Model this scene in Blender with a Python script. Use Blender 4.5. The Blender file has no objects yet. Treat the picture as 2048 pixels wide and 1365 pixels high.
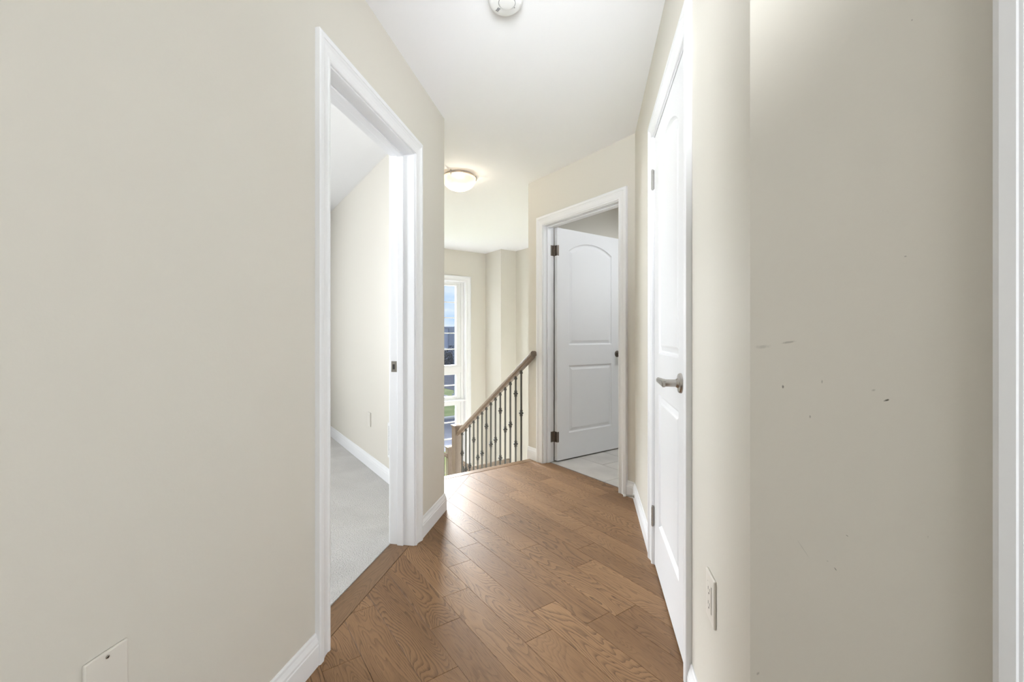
import bpy, bmesh, math, random
from mathutils import Vector, Matrix

random.seed(7)
R = math.radians
SC = bpy.context.scene
COL = SC.collection

# ------------------------------------------------------------------ frames
# UV frame: local x = v, local y = u (square walls of the house)
# NT frame: local x = n, local y = t (diagonal hallway)
UV, NT, W0 = R(34.9), R(-10.05), 0.0

def xy(fr, x, y):
    return (x * math.cos(fr) - y * math.sin(fr), x * math.sin(fr) + y * math.cos(fr))
def uv(u, v): return xy(UV, v, u)
def nt(n, t): return xy(NT, n, t)
def to_fr(fr, p):
    return xy(-fr, p[0], p[1])

# ------------------------------------------------------------------ camera
CAMZ = 1.083
cam_d = bpy.data.cameras.new('camera')
cam = bpy.data.objects.new('camera', cam_d)
COL.objects.link(cam)
cam.location = (0, 0, CAMZ)
cam.rotation_euler = (R(90), 0, 0)
cam_d.sensor_fit = 'HORIZONTAL'
cam_d.sensor_width = 36
cam_d.lens = 869 / 2048 * 36
cam_d.shift_y = -9.5 / 2048
cam_d.clip_start = 0.02
SC.camera = cam

# ------------------------------------------------------------------ view
SC.view_settings.view_transform = 'Standard'
SC.view_settings.look = 'None'
SC.view_settings.exposure = 0.32
SC.view_settings.gamma = 1.0
SC.view_settings.use_curve_mapping = False

# ------------------------------------------------------------------ world
def nd(tree, typ, loc=None, **kw):
    n = tree.nodes.new(typ)
    for k, val in kw.items():
        if k == 'ins':
            for kk, vv in val.items():
                n.inputs[kk].default_value = vv
        else:
            setattr(n, k, val)
    return n

def world():
    w = bpy.data.worlds.new('sky'); SC.world = w
    w.use_nodes = True
    t = w.node_tree; t.nodes.clear(); L = t.links.new
    tc = nd(t, 'ShaderNodeTexCoord')
    mp = nd(t, 'ShaderNodeMapping', ins={'Scale': (2.2, 2.2, 9.0)})
    ns = nd(t, 'ShaderNodeTexNoise', ins={'Scale': 1.6, 'Detail': 5.0, 'Roughness': 0.55})
    cr = nd(t, 'ShaderNodeValToRGB')
    cr.color_ramp.elements[0].position = 0.40; cr.color_ramp.elements[0].color = (0.36, 0.60, 1.0, 1)
    cr.color_ramp.elements[1].position = 0.58; cr.color_ramp.elements[1].color = (0.80, 0.88, 1.0, 1)
    bg = nd(t, 'ShaderNodeBackground', ins={'Strength': 0.9})
    out = nd(t, 'ShaderNodeOutputWorld')
    L(tc.outputs['Generated'], mp.inputs['Vector']); L(mp.outputs['Vector'], ns.inputs['Vector'])
    L(ns.outputs['Fac'], cr.inputs['Fac']); L(cr.outputs['Color'], bg.inputs['Color'])
    L(bg.outputs['Background'], out.inputs['Surface'])
world()

# ------------------------------------------------------------------ lights
def aim(o, d): o.rotation_euler = Vector(d).to_track_quat('-Z', 'Y').to_euler()

sd = bpy.data.lights.new('sun', 'SUN'); sun = bpy.data.objects.new('sun', sd); COL.objects.link(sun)
sd.energy = 6.0; sd.angle = R(24); sd.color = (1.0, 0.96, 0.92)
aim(sun, (0.107 * math.cos(R(11)), -0.994 * math.cos(R(11)), -math.sin(R(11))))

def area(name, loc, d, sx, sy, power, color=(1, 1, 1)):
    l = bpy.data.lights.new(name, 'AREA'); o = bpy.data.objects.new(name, l); COL.objects.link(o)
    l.shape = 'RECTANGLE'; l.size = sx; l.size_y = sy; l.energy = power; l.color = color
    o.location = loc; aim(o, d)
    return o
Uv = Vector((*uv(1, 0), 0)); Vv = Vector((*uv(0, 1), 0))
COOL = (0.915, 0.96, 1.0)
# unseen fill lamp added behind the camera, tilted up towards the ceiling
area('fill_back', (*uv(-2.5, 0.1), 1.0), tuple(Uv + Vector((0, 0, 1.05))), 1.1, 1.6, 69, COOL)
# narrow fill added above the camera, out of view, to brighten the hall ceiling
fl = area('fill_ceiling', (0.0, 0.2, 1.75), (0.12, 1.0, 0.29), 0.6, 0.45, 4.4, COOL)
fl.data.spread = R(62)
# bedroom daylight as an unseen added lamp, aimed through the doorway
bw = area('daylight_fill_bedroom', (*uv(5.9, -1.7), 1.45), tuple(-Uv * 4.0 + Vv * 2.2), 1.8, 1.7, 66, COOL)
bw.data.spread = R(105)
bs = area('fill_bedroom_side', (*uv(3.3, -2.8), 1.45), tuple(Vv * 3.36 - Uv * 1.35), 0.9, 1.5, 10, COOL)  # second lamp added to brighten the far closet wall; no window here
bs.data.spread = R(50)
# unseen lamp added high outside the stair window to strengthen its daylight
area('fill_stair_window', (*uv(13.0, 2.0), 5.6), tuple(-Uv * 7.0 - Vector((0, 0, 4.4))), 7.0, 4.0, 12500, (0.87, 0.94, 1.0))
# unseen fill added under the bathroom ceiling, no fixture
area('fill_bathroom', (*uv(1.9, 3.3), 2.36), (0, 0, -1), 0.5, 0.5, 11, COOL)
# unseen upward fill added in the storey below to brighten the stairwell
area('fill_lower_storey', (*uv(4.6, 3.3), -2.6), (0, 0, 1), 1.6, 1.2, 38, (0.88, 0.94, 1.0))

# ------------------------------------------------------------------ materials
MATS = {}
def mat(name, col, rough=0.6, metal=0.0, spec=0.5, emit=None, estr=0.0, bump=None, var=None):
    if name in MATS: return MATS[name]
    m = bpy.data.materials.new(name); m.use_nodes = True
    t = m.node_tree; b = t.nodes['Principled BSDF']; L = t.links.new
    b.inputs['Base Color'].default_value = (*col, 1)
    b.inputs['Roughness'].default_value = rough
    b.inputs['Metallic'].default_value = metal
    b.inputs['Specular IOR Level'].default_value = spec
    if emit:
        b.inputs['Emission Color'].default_value = (*emit, 1); b.inputs['Emission Strength'].default_value = estr
    if bump or var:
        tc = nd(t, 'ShaderNodeTexCoord')
    if bump:
        sc_, st_, di_ = bump
        ns = nd(t, 'ShaderNodeTexNoise', ins={'Scale': sc_, 'Detail': 3.0})
        bp = nd(t, 'ShaderNodeBump', ins={'Strength': st_, 'Distance': di_})
        L(tc.outputs['Object'], ns.inputs['Vector']); L(ns.outputs['Fac'], bp.inputs['Height']); L(bp.outputs['Normal'], b.inputs['Normal'])
    if var:
        sc_, col2 = var
        n2 = nd(t, 'ShaderNodeTexNoise', ins={'Scale': sc_, 'Detail': 4.0})
        mx = nd(t, 'ShaderNodeMix', data_type='RGBA')
        mx.inputs['A'].default_value = (*col, 1); mx.inputs['B'].default_value = (*col2, 1)
        rp = nd(t, 'ShaderNodeMapRange', ins={'From Min': 0.35, 'From Max': 0.65})
        L(tc.outputs['Object'], n2.inputs['Vector']); L(n2.outputs['Fac'], rp.inputs['Value'])
        L(rp.outputs['Result'], mx.inputs['Factor']); L(mx.outputs['Result'], b.inputs['Base Color'])
    MATS[name] = m
    return m

WALLC = (0.745, 0.708, 0.635)
M_wall = mat('wall_paint', WALLC, 0.55, spec=0.3, bump=(140, 0.08, 0.002), var=(1.3, (0.735, 0.706, 0.635)))
M_ceil = mat('ceiling_paint', (0.95, 0.95, 0.965), 0.8, spec=0.2, bump=(90, 0.05, 0.002))
M_trim = mat('trim_paint', (0.90, 0.905, 0.92), 0.35, spec=0.45)
M_door = mat('door_paint', (0.86, 0.865, 0.88), 0.38, spec=0.45, bump=(60, 0.04, 0.001))
M_bronze = mat('bronze_hinge_metal', (0.20, 0.17, 0.145), 0.4, 0.85)
M_nickel = mat('brushed_nickel', (0.52, 0.50, 0.47), 0.28, 1.0)
M_steel = mat('hinge_steel', (0.45, 0.44, 0.42), 0.35, 1.0)
M_iron = mat('wrought_iron', (0.085, 0.082, 0.075), 0.45, 0.6)
M_plate = mat('ivory_plastic', (0.78, 0.745, 0.68), 0.35)
M_white = mat('white_plastic', (0.85, 0.85, 0.84), 0.4)
M_dark = mat('dark_gap', (0.03, 0.028, 0.025), 0.7)
M_carpet = None
M_vinyl = mat('window_vinyl', (0.88, 0.88, 0.88), 0.35)

def carpet_mat():
    m = mat('carpet', (0.56, 0.535, 0.51), 0.95, spec=0.1)
    t = m.node_tree; b = t.nodes['Principled BSDF']; L = t.links.new
    tc = nd(t, 'ShaderNodeTexCoord')
    n1 = nd(t, 'ShaderNodeTexNoise', ins={'Scale': 150.0, 'Detail': 3.0})
    n2 = nd(t, 'ShaderNodeTexNoise', ins={'Scale': 3.5, 'Detail': 3.0, 'Distortion': 0.8})
    mx = nd(t, 'ShaderNodeMix', data_type='RGBA')
    mx.inputs['A'].default_value = (0.54, 0.52, 0.495, 1); mx.inputs['B'].default_value = (0.82, 0.80, 0.775, 1)
    ad = nd(t, 'ShaderNodeMath', operation='MULTIPLY_ADD'); ad.inputs[1].default_value = 0.7
    bp = nd(t, 'ShaderNodeBump', ins={'Strength': 1.0, 'Distance': 0.012})
    L(tc.outputs['Object'], n1.inputs['Vector']); L(tc.outputs['Object'], n2.inputs['Vector'])
    hf = nd(t, 'ShaderNodeMath', operation='MULTIPLY'); hf.inputs[1].default_value = 0.35
    L(n1.outputs['Fac'], hf.inputs[0])
    L(n2.outputs['Fac'], ad.inputs[0]); L(hf.outputs[0], ad.inputs[2]); L(ad.outputs[0], mx.inputs['Factor'])
    L(mx.outputs['Result'], b.inputs['Base Color']); L(n1.outputs['Fac'], bp.inputs['Height']); L(bp.outputs['Normal'], b.inputs['Normal'])
    return m
M_carpet = carpet_mat()

def wood_mat(name, light, dark, line, axis='y', rough=0.33, tone=0.22, lines=11.0):
    """oak with contour-line cathedral grain; axis = grain direction in object space"""
    m = mat(name, light, rough, spec=0.3)
    t = m.node_tree; b = t.nodes['Principled BSDF']; L = t.links.new
    tc = nd(t, 'ShaderNodeTexCoord'); oi = nd(t, 'ShaderNodeObjectInfo')
    of = nd(t, 'ShaderNodeVectorMath', operation='SCALE'); of.inputs[0].default_value = (37.0, 53.0, 19.0)
    L(oi.outputs['Random'], of.inputs['Scale'])
    ad = nd(t, 'ShaderNodeVectorMath', operation='ADD')
    L(tc.outputs['Object'], ad.inputs[0]); L(of.outputs['Vector'], ad.inputs[1])
    s = {'y': (11.0, 1.9, 11.0), 'x': (1.9, 11.0, 11.0), 'z': (11.0, 11.0, 1.9)}[axis]
    mp = nd(t, 'ShaderNodeMapping', ins={'Scale': s}); L(ad.outputs['Vector'], mp.inputs['Vector'])
    n1 = nd(t, 'ShaderNodeTexNoise', ins={'Scale': 0.9, 'Detail': 1.5, 'Roughness': 0.45, 'Distortion': 0.35})
    L(mp.outputs['Vector'], n1.inputs['Vector'])
    # wobble
    s2 = {'y': (70.0, 16.0, 70.0), 'x': (16.0, 70.0, 70.0), 'z': (70.0, 70.0, 16.0)}[axis]
    mp2 = nd(t, 'ShaderNodeMapping', ins={'Scale': s2}); L(ad.outputs['Vector'], mp2.inputs['Vector'])
    n2 = nd(t, 'ShaderNodeTexNoise', ins={'Scale': 1.0, 'Detail': 2.0}); L(mp2.outputs['Vector'], n2.inputs['Vector'])
    wb = nd(t, 'ShaderNodeMath', operation='MULTIPLY_ADD'); wb.inputs[1].default_value = 0.014
    L(n2.outputs['Fac'], wb.inputs[0]); L(n1.outputs['Fac'], wb.inputs[2])
    ml = nd(t, 'ShaderNodeMath', operation='MULTIPLY'); ml.inputs[1].default_value = lines * 3.0; L(wb.outputs[0], ml.inputs[0])
    fr = nd(t, 'ShaderNodeMath', operation='FRACT'); L(ml.outputs[0], fr.inputs[0])
    lr = nd(t, 'ShaderNodeMapRange', ins={'From Min': 0.45, 'From Max': 0.95, 'To Min': 0.0, 'To Max': 1.0}); L(fr.outputs[0], lr.inputs['Value'])
    # fine pores
    s3 = {'y': (420.0, 22.0, 420.0), 'x': (22.0, 420.0, 420.0), 'z': (420.0, 420.0, 22.0)}[axis]
    mp3 = nd(t, 'ShaderNodeMapping', ins={'Scale': s3}); L(ad.outputs['Vector'], mp3.inputs['Vector'])
    n3 = nd(t, 'ShaderNodeTexNoise', ins={'Scale': 1.0, 'Detail': 1.0}); L(mp3.outputs['Vector'], n3.inputs['Vector'])
    pr = nd(t, 'ShaderNodeMapRange', ins={'From Min': 0.52, 'From Max': 0.75}); L(n3.outputs['Fac'], pr.inputs['Value'])
    mx = nd(t, 'ShaderNodeMix', data_type='RGBA')
    mx.inputs['A'].default_value = (*light, 1); mx.inputs['B'].default_value = (*dark, 1)
    n4 = nd(t, 'ShaderNodeMapRange', ins={'From Min': 0.3, 'From Max': 0.7, 'To Max': 0.55}); L(n1.outputs['Fac'], n4.inputs['Value'])
    ra = nd(t, 'ShaderNodeMath', operation='MULTIPLY_ADD'); ra.inputs[1].default_value = tone * 2.2
    L(oi.outputs['Random'], ra.inputs[0]); L(n4.outputs['Result'], ra.inputs[2])
    L(ra.outputs[0], mx.inputs['Factor'])
    mb = nd(t, 'ShaderNodeMix', data_type='RGBA'); mb.inputs['B'].default_value = (*line, 1)
    fa = nd(t, 'ShaderNodeMath', operation='MULTIPLY'); L(lr.outputs['Result'], fa.inputs[0])
    pm = nd(t, 'ShaderNodeMapRange', ins={'To Min': 0.55, 'To Max': 1.0}); L(pr.outputs['Result'], pm.inputs['Value'])
    wn = nd(t, 'ShaderNodeTexWhiteNoise', noise_dimensions='1D'); L(oi.outputs['Random'], wn.inputs['W'])
    ls = nd(t, 'ShaderNodeMapRange', ins={'To Min': 0.35, 'To Max': 1.0}); L(wn.outputs['Value'], ls.inputs['Value'])
    lm = nd(t, 'ShaderNodeMath', operation='MULTIPLY'); L(pm.outputs['Result'], lm.inputs[0]); L(ls.outputs['Result'], lm.inputs[1])
    L(lm.outputs[0], fa.inputs[1])
    L(mx.outputs['Result'], mb.inputs['A']); L(fa.outputs[0], mb.inputs['Factor'])
    mc = nd(t, 'ShaderNodeMix', data_type='RGBA'); mc.inputs['B'].default_value = (*line, 1)
    f2 = nd(t, 'ShaderNodeMath', operation='MULTIPLY'); f2.inputs[1].default_value = 0.28; L(pr.outputs['Result'], f2.inputs[0])
    L(mb.outputs['Result'], mc.inputs['A']); L(f2.outputs[0], mc.inputs['Factor'])
    L(mc.outputs['Result'], b.inputs['Base Color'])
    bp = nd(t, 'ShaderNodeBump', ins={'Strength': 0.22, 'Distance': 0.0015}); bp.invert = True
    L(fa.outputs[0], bp.inputs['Height']); L(bp.outputs['Normal'], b.inputs['Normal'])
    return m
M_oak = wood_mat('oak_floor', (0.37, 0.212, 0.106), (0.25, 0.137, 0.066), (0.07, 0.034, 0.016), 'y', 0.46, tone=0.34)
M_oak_t = wood_mat('oak_border', (0.27, 0.158, 0.083), (0.21, 0.12, 0.062), (0.10, 0.054, 0.028), 'y', 0.36)
M_oak_v = wood_mat('oak_nosing', (0.30, 0.18, 0.096), (0.22, 0.126, 0.066), (0.10, 0.054, 0.028), 'x', 0.36)
M_rail_y = wood_mat('rail_oak', (0.29, 0.23, 0.178), (0.235, 0.18, 0.135), (0.18, 0.135, 0.10), 'y', 0.42, tone=0.05)
M_rail_x = wood_mat('rail_oak_cross', (0.29, 0.23, 0.178), (0.235, 0.18, 0.135), (0.18, 0.135, 0.10), 'x', 0.42, tone=0.05)
M_newel = wood_mat('newel_oak', (0.27, 0.215, 0.17), (0.22, 0.17, 0.13), (0.17, 0.125, 0.09), 'z', 0.42, tone=0.05)

# ------------------------------------------------------------------ mesh helpers
def mesh_obj(name, bm, material, fr=W0, org=(0, 0, 0), parent=None, smooth=False):
    """bm in frame coordinates; origin org in frame coordinates; parent shares the frame"""
    bmesh.ops.remove_doubles(bm, verts=bm.verts, dist=1e-6)
    bmesh.ops.recalc_face_normals(bm, faces=bm.faces)
    if any(org): bmesh.ops.translate(bm, verts=bm.verts, vec=[-c for c in org])
    me = bpy.data.meshes.new(name); bm.to_mesh(me); bm.free()
    if material: me.materials.append(material)
    if smooth:
        for p in me.polygons: p.use_smooth = True
        try: me.set_sharp_from_angle(angle=R(35))
        except Exception: pass
    o = bpy.data.objects.new(name, me); COL.objects.link(o)
    if parent is not None:
        o.parent = parent
        po = parent['_org']
        o.location = [org[i] - po[i] for i in range(3)]
    else:
        x, y = xy(fr, org[0], org[1]); o.location = (x, y, org[2]); o.rotation_euler = (0, 0, fr)
    o['_org'] = list(org)
    return o

def empty(name, fr, org):
    o = bpy.data.objects.new(name, None); COL.objects.link(o); o.empty_display_size = 0.1
    x, y = xy(fr, org[0], org[1]); o.location = (x, y, org[2]); o.rotation_euler = (0, 0, fr)
    o['_org'] = list(org)
    return o

def tag(o, label, cat, group=None, kind=None):
    o['label'] = label; o['category'] = cat
    if group: o['group'] = group
    if kind: o['kind'] = kind
    return o
def struct(o, label, cat): return tag(o, label, cat, kind='structure')

def prism(bm, poly, z0, z1):
    a = [bm.verts.new((p[0], p[1], z0)) for p in poly]
    b = [bm.verts.new((p[0], p[1], z1)) for p in poly]
    n = len(poly)
    bm.faces.new(a[::-1]); bm.faces.new(b)
    for i in range(n): bm.faces.new((a[i], a[(i + 1) % n], b[(i + 1) % n], b[i]))

def box(bm, x0, x1, y0, y1, z0, z1, bev=0.0):
    b2 = bmesh.new() if bev else bm
    prism(b2, [(x0, y0), (x1, y0), (x1, y1), (x0, y1)], z0, z1)
    if bev:
        bmesh.ops.recalc_face_normals(b2, faces=b2.faces)
        bmesh.ops.bevel(b2, geom=b2.edges[:], offset=bev, segments=2, affect='EDGES', profile=0.5)
        merge(bm, b2)

def merge(bm, b2, M=None):
    if M is not None: b2.transform(M)
    me = bpy.data.meshes.new('tmp'); b2.to_mesh(me); b2.free(); bm.from_mesh(me); bpy.data.meshes.remove(me)

def lathe(bm, prof, M, seg=20):
    """prof: (r, z) revolved about z, then transformed by M"""
    b2 = bmesh.new(); rings = []
    for r, z in prof:
        if r < 1e-6: rings.append([b2.verts.new((0, 0, z))])
        else: rings.append([b2.verts.new((r * math.cos(2 * math.pi * i / seg), r * math.sin(2 * math.pi * i / seg), z)) for i in range(seg)])
    for A, B in zip(rings, rings[1:]):
        for i in range(seg):
            j = (i + 1) % seg
            if len(A) == 1 and len(B) == 1: continue
            if len(A) == 1: b2.faces.new((A[0], B[j], B[i]))
            elif len(B) == 1: b2.faces.new((A[i], A[j], B[0]))
            else: b2.faces.new((A[i], A[j], B[j], B[i]))
    for Rg, rev in ((rings[0], True), (rings[-1], False)):
        if len(Rg) > 1: b2.faces.new(Rg[::-1] if rev else Rg)
    merge(bm, b2, M)

def T(x, y, z): return Matrix.Translation((x, y, z))
def axis_to(d):  # rotates +z to d
    return Vector((0, 0, 1)).rotation_difference(Vector(d)).to_matrix().to_4x4()

def inset(poly, d):
    """inward offset of a convex ccw polygon"""
    n = len(poly); out = []
    for i in range(n):
        p0, p1, p2 = Vector(poly[i - 1]), Vector(poly[i]), Vector(poly[(i + 1) % n])
        e1 = (p1 - p0).normalized(); e2 = (p2 - p1).normalized()
        n1 = Vector((-e1.y, e1.x)); n2 = Vector((-e2.y, e2.x))
        den = 1 + n1.dot(n2)
        q = p1 + (n1 + n2) * (d / max(den, 0.2))
        out.append((q.x, q.y))
    return out

def clip(poly, a, b, c):
    """keep a*x+b*y<=c"""
    out = []; n = len(poly)
    for i in range(n):
        p, q = poly[i], poly[(i + 1) % n]
        dp, dq = a * p[0] + b * p[1] - c, a * q[0] + b * q[1] - c
        if dp <= 0: out.append(p)
        if dp * dq < 0:
            k = dp / (dp - dq); out.append((p[0] + k * (q[0] - p[0]), p[1] + k * (q[1] - p[1])))
    # drop duplicates
    res = []
    for p in out:
        if not res or (abs(p[0] - res[-1][0]) + abs(p[1] - res[-1][1])) > 1e-5: res.append(p)
    if len(res) > 1 and abs(res[0][0] - res[-1][0]) + abs(res[0][1] - res[-1][1]) < 1e-5: res.pop()
    return res if len(res) >= 3 else []

def isect(fr1, x1, fr2, x2):
    """world point where frame-1 local x = x1 and frame-2 local x = x2"""
    a1, b1 = math.cos(fr1), math.sin(fr1); a2, b2 = math.cos(fr2), math.sin(fr2)
    det = a1 * b2 - a2 * b1
    return ((x1 * b2 - x2 * b1) / det, (a1 * x2 - a2 * x1) / det)

# ------------------------------------------------------------------ key measures
H = 2.44
NL, NLB = -0.889, -1.02          # left diagonal wall: hall face, bedroom face
NR, NRB = 0.303, 0.42            # right diagonal wall
VB, VBB = 2.333, 2.445           # bathroom wall faces
VS, VSB = 1.204, 1.09            # stair-left wall faces
VR, VRB = 0.848, 0.96            # near right wall faces
UE = 3.09                        # end of bathroom wall
UW = 6.107                       # window wall
VW1, VW2 = 3.73, 4.02            # bump-out, well right wall
UB = 5.65
ZB = -3.2                        # ground level outside
D1 = (1.377, 2.119)              # left door opening (t)
D2 = (1.452, 2.143)              # closet opening (t)
D3 = (2.052, 2.876)              # bathroom opening (u)
DH = 2.022                       # opening head
C = isect(NT, NL, UV, VS)        # left corner
CB = isect(NT, NLB, UV, VSB)
RC = isect(NT, NR, UV, VR)       # near right corner
RCB = isect(NT, NRB, UV, VRB)
G = 0.012                        # jamb thickness

# ------------------------------------------------------------------ walls
bm = bmesh.new()
prism(bm, [nt(NL, -2.4), nt(NL, D1[0] - G), nt(NLB, D1[0] - G), nt(NLB, -2.4)], 0, H)
prism(bm, [nt(NL, D1[1] + G), C, uv(3.0, VS), uv(3.0, VSB), CB, nt(NLB, D1[1] + G)], 0, H)
prism(bm, [nt(NL, D1[0] - G), nt(NL, D1[1] + G), nt(NLB, D1[1] + G), nt(NLB, D1[0] - G)], DH + G, H)
struct(mesh_obj('wall_left', bm, M_wall), 'long beige painted wall on the left with the bedroom doorway', 'wall')

bm = bmesh.new()
prism(bm, [uv(3.0, VSB), uv(3.0, VS), uv(UW, VS), uv(UW, VSB)], ZB, H)
struct(mesh_obj('wall_stair', bm, M_wall), 'beige wall between bedroom and stairwell', 'wall')

bm = bmesh.new()
prism(bm, [RC, nt(NR, D2[0] - G), nt(NRB, D2[0] - G), RCB], 0, H)
prism(bm, [nt(NR, D2[1] + G), nt(NR, 3.05), nt(NRB, 3.05), nt(NRB, D2[1] + G)], 0, H)
prism(bm, [nt(NR, D2[0] - G), nt(NR, D2[1] + G), nt(NRB, D2[1] + G), nt(NRB, D2[0] - G)], DH + G, H)
struct(mesh_obj('wall_right', bm, M_wall), 'beige diagonal wall holding the closed closet door', 'wall')

def marks_material():
    """wall paint with the small scuffs and dents of this wall"""
    m = M_wall.copy(); m.name = 'wall_paint_scuffed'
    t = m.node_tree; b = t.nodes['Principled BSDF']; L = t.links.new
    tc = nd(t, 'ShaderNodeTexCoord'); sp = nd(t, 'ShaderNodeSeparateXYZ'); L(tc.outputs['Object'], sp.inputs[0])
    ns = nd(t, 'ShaderNodeTexNoise', ins={'Scale': 220.0, 'Detail': 2.0}); L(tc.outputs['Object'], ns.inputs['Vector'])
    col = b.inputs['Base Color'].links[0].from_socket
    f, hy = 869.0, 673.0
    spots = [(1577, 685, 15, 2.5, 10, .35), (1525, 694, 18, 4, 5, .22), (1566, 774, 2.5, 4, 0, .75), (1773, 801, 6.5, 2.2, 25, .95),
             (1620, 834, 2.0, 3.5, 0, .5), (1644, 764, 1.6, 4, 0, .4), (1747, 781, 5, 2.5, 20, .3), (1694, 1072, 3, 1.2, -30, .6),
             (1671, 1139, 4, 1.4, -50, .6), (1655, 1123, 2, 1, 0, .35), (1856, 1074, 1.6, 3, 0, .2), (1811, 513, 3, 1.6, 0, .4), (1824, 40, 2, 2, 0, .4),
             (1606, 1098, 22, 0.9, -52, .22), (1516, 1348, 6, 2, 60, .35)]
    acc = None
    for px, py, rx, ry, rot, amt in spots:
        r = (px - 1024) / f
        Z = VR / (math.cos(UV) * r + math.sin(UV))
        y0 = Z * (math.cos(UV) - math.sin(UV) * r); z0 = CAMZ - (py - hy) * Z / f
        sx = Z / f / (0.572 + 0.82 * r) * 1.0; sz = Z / f
        dy = nd(t, 'ShaderNodeMath', operation='SUBTRACT'); dy.inputs[1].default_value = y0; L(sp.outputs['Y'], dy.inputs[0])
        dz = nd(t, 'ShaderNodeMath', operation='SUBTRACT'); dz.inputs[1].default_value = z0; L(sp.outputs['Z'], dz.inputs[0])
        cb = nd(t, 'ShaderNodeCombineXYZ'); L(dy.outputs[0], cb.inputs[0]); L(dz.outputs[0], cb.inputs[1])
        mp = nd(t, 'ShaderNodeMapping', vector_type='TEXTURE')
        mp.inputs['Rotation'].default_value = (0, 0, R(180 - rot)); mp.inputs['Scale'].default_value = (rx * sx, ry * sz, 1)
        L(cb.outputs[0], mp.inputs['Vector'])
        ln = nd(t, 'ShaderNodeVectorMath', operation='LENGTH'); L(mp.outputs[0], ln.inputs[0])
        ad = nd(t, 'ShaderNodeMath', operation='ADD'); L(ln.outputs['Value'], ad.inputs[0]); L(ns.outputs['Fac'], ad.inputs[1])
        mr = nd(t, 'ShaderNodeMapRange', ins={'From Min': 1.55, 'From Max': 0.9, 'To Min': 0.0, 'To Max': amt}); L(ad.outputs[0], mr.inputs['Value'])
        if acc is None: acc = mr.outputs['Result']
        else:
            mxm = nd(t, 'ShaderNodeMath', operation='MAXIMUM'); L(acc, mxm.inputs[0]); L(mr.outputs['Result'], mxm.inputs[1]); acc = mxm.outputs[0]
    mx = nd(t, 'ShaderNodeMix', data_type='RGBA'); mx.inputs['B'].default_value = (0.10, 0.085, 0.06, 1)
    L(col, mx.inputs['A']); L(acc, mx.inputs['Factor']); L(mx.outputs['Result'], b.inputs['Base Color'])
    return m

UD4 = to_fr(UV, RC)[1] - 0.315 - 0.081      # near-right door opening edge (u)
u_rc = to_fr(UV, RC)[1]
bm = bmesh.new()
rcb_l = to_fr(UV, RCB)
prism(bm, [(VR, u_rc), (VRB, rcb_l[1]), (VRB, UD4 + G), (VR, UD4 + G)], 0, H)
prism(bm, [(VR, UD4 - 0.80 - G), (VRB, UD4 - 0.80 - G), (VRB, -3.3), (VR, -3.3)], 0, H)
prism(bm, [(VR, UD4 + G), (VRB, UD4 + G), (VRB, UD4 - 0.80 - G), (VR, UD4 - 0.80 - G)], DH + G, H)
struct(mesh_obj('wall_near', bm, marks_material(), UV), 'shaded beige wall in the right foreground with small scuffs', 'wall')

bm = bmesh.new()
prism(bm, [uv(1.75, VB), uv(1.75, VBB), uv(D3[0] - G, VBB), uv(D3[0] - G, VB)], 0, H)
prism(bm, [uv(D3[1] + G, VB), uv(D3[1] + G, VBB), uv(UE, VBB), uv(UE, VB)], 0, H)
prism(bm, [uv(D3[0] - G, VB), uv(D3[0] - G, VBB), uv(D3[1] + G, VBB), uv(D3[1] + G, VB)], DH + G, H)
struct(mesh_obj('wall_bathroom', bm, M_wall), 'beige wall around the open bathroom doorway', 'wall')

bm = bmesh.new()
prism(bm, [uv(2.98, VBB), uv(2.98, 4.13), uv(UE, 4.13), uv(UE, VBB)], ZB, H)
prism(bm, [uv(2.98, VB), uv(2.98, VBB), uv(UE, VBB), uv(UE, VB)], ZB, 0)
struct(mesh_obj('wall_bathroom_side', bm, M_wall), 'beige wall behind the open bathroom door', 'wall')
bm = bmesh.new()
prism(bm, [uv(0.7, 3.98), uv(0.7, 4.02), uv(2.98, 4.02), uv(2.98, 3.98)], 0, H)
prism(bm, [uv(0.7, 2.0), uv(0.7, 4.02), uv(0.8, 4.02), uv(0.8, 2.0)], 0, H)
struct(mesh_obj('wall_bathroom_far', bm, M_wall), 'beige far walls of the bathroom', 'wall')
bm = bmesh.new()
prism(bm, [uv(UE, VW2), uv(UE, 4.13), uv(UB, 4.13), uv(UB, VW2)], ZB, H)
struct(mesh_obj('wall_stair_right', bm, M_wall), 'bright beige wall on the right of the stairwell', 'wall')
bm = bmesh.new()
prism(bm, [uv(UB, VW1), uv(UB, 4.13), uv(UW, 4.13), uv(UW, VW1)], ZB, H)
struct(mesh_obj('wall_stair_corner', bm, M_wall), 'beige boxed-out corner beside the tall stair window', 'wall')

WV0, WV1, WZ0, WZ1 = 1.72, 3.375, -1.75, 1.962          # window rough opening
bm = bmesh.new()
UWo = UW + 0.16
prism(bm, [uv(UW, VSB - .1), uv(UWo, VSB - .1), uv(UWo, WV0), uv(UW, WV0)], ZB, H)
prism(bm, [uv(UW, WV1), uv(UWo, WV1), uv(UWo, 4.2), uv(UW, 4.2)], ZB, H)
prism(bm, [uv(UW, WV0), uv(UWo, WV0), uv(UWo, WV1), uv(UW, WV1)], WZ1, H)
prism(bm, [uv(UW, WV0), uv(UWo, WV0), uv(UWo, WV1), uv(UW, WV1)], ZB, WZ0)
struct(mesh_obj('wall_window', bm, M_wall), 'beige wall holding the tall stair window', 'wall')

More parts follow.
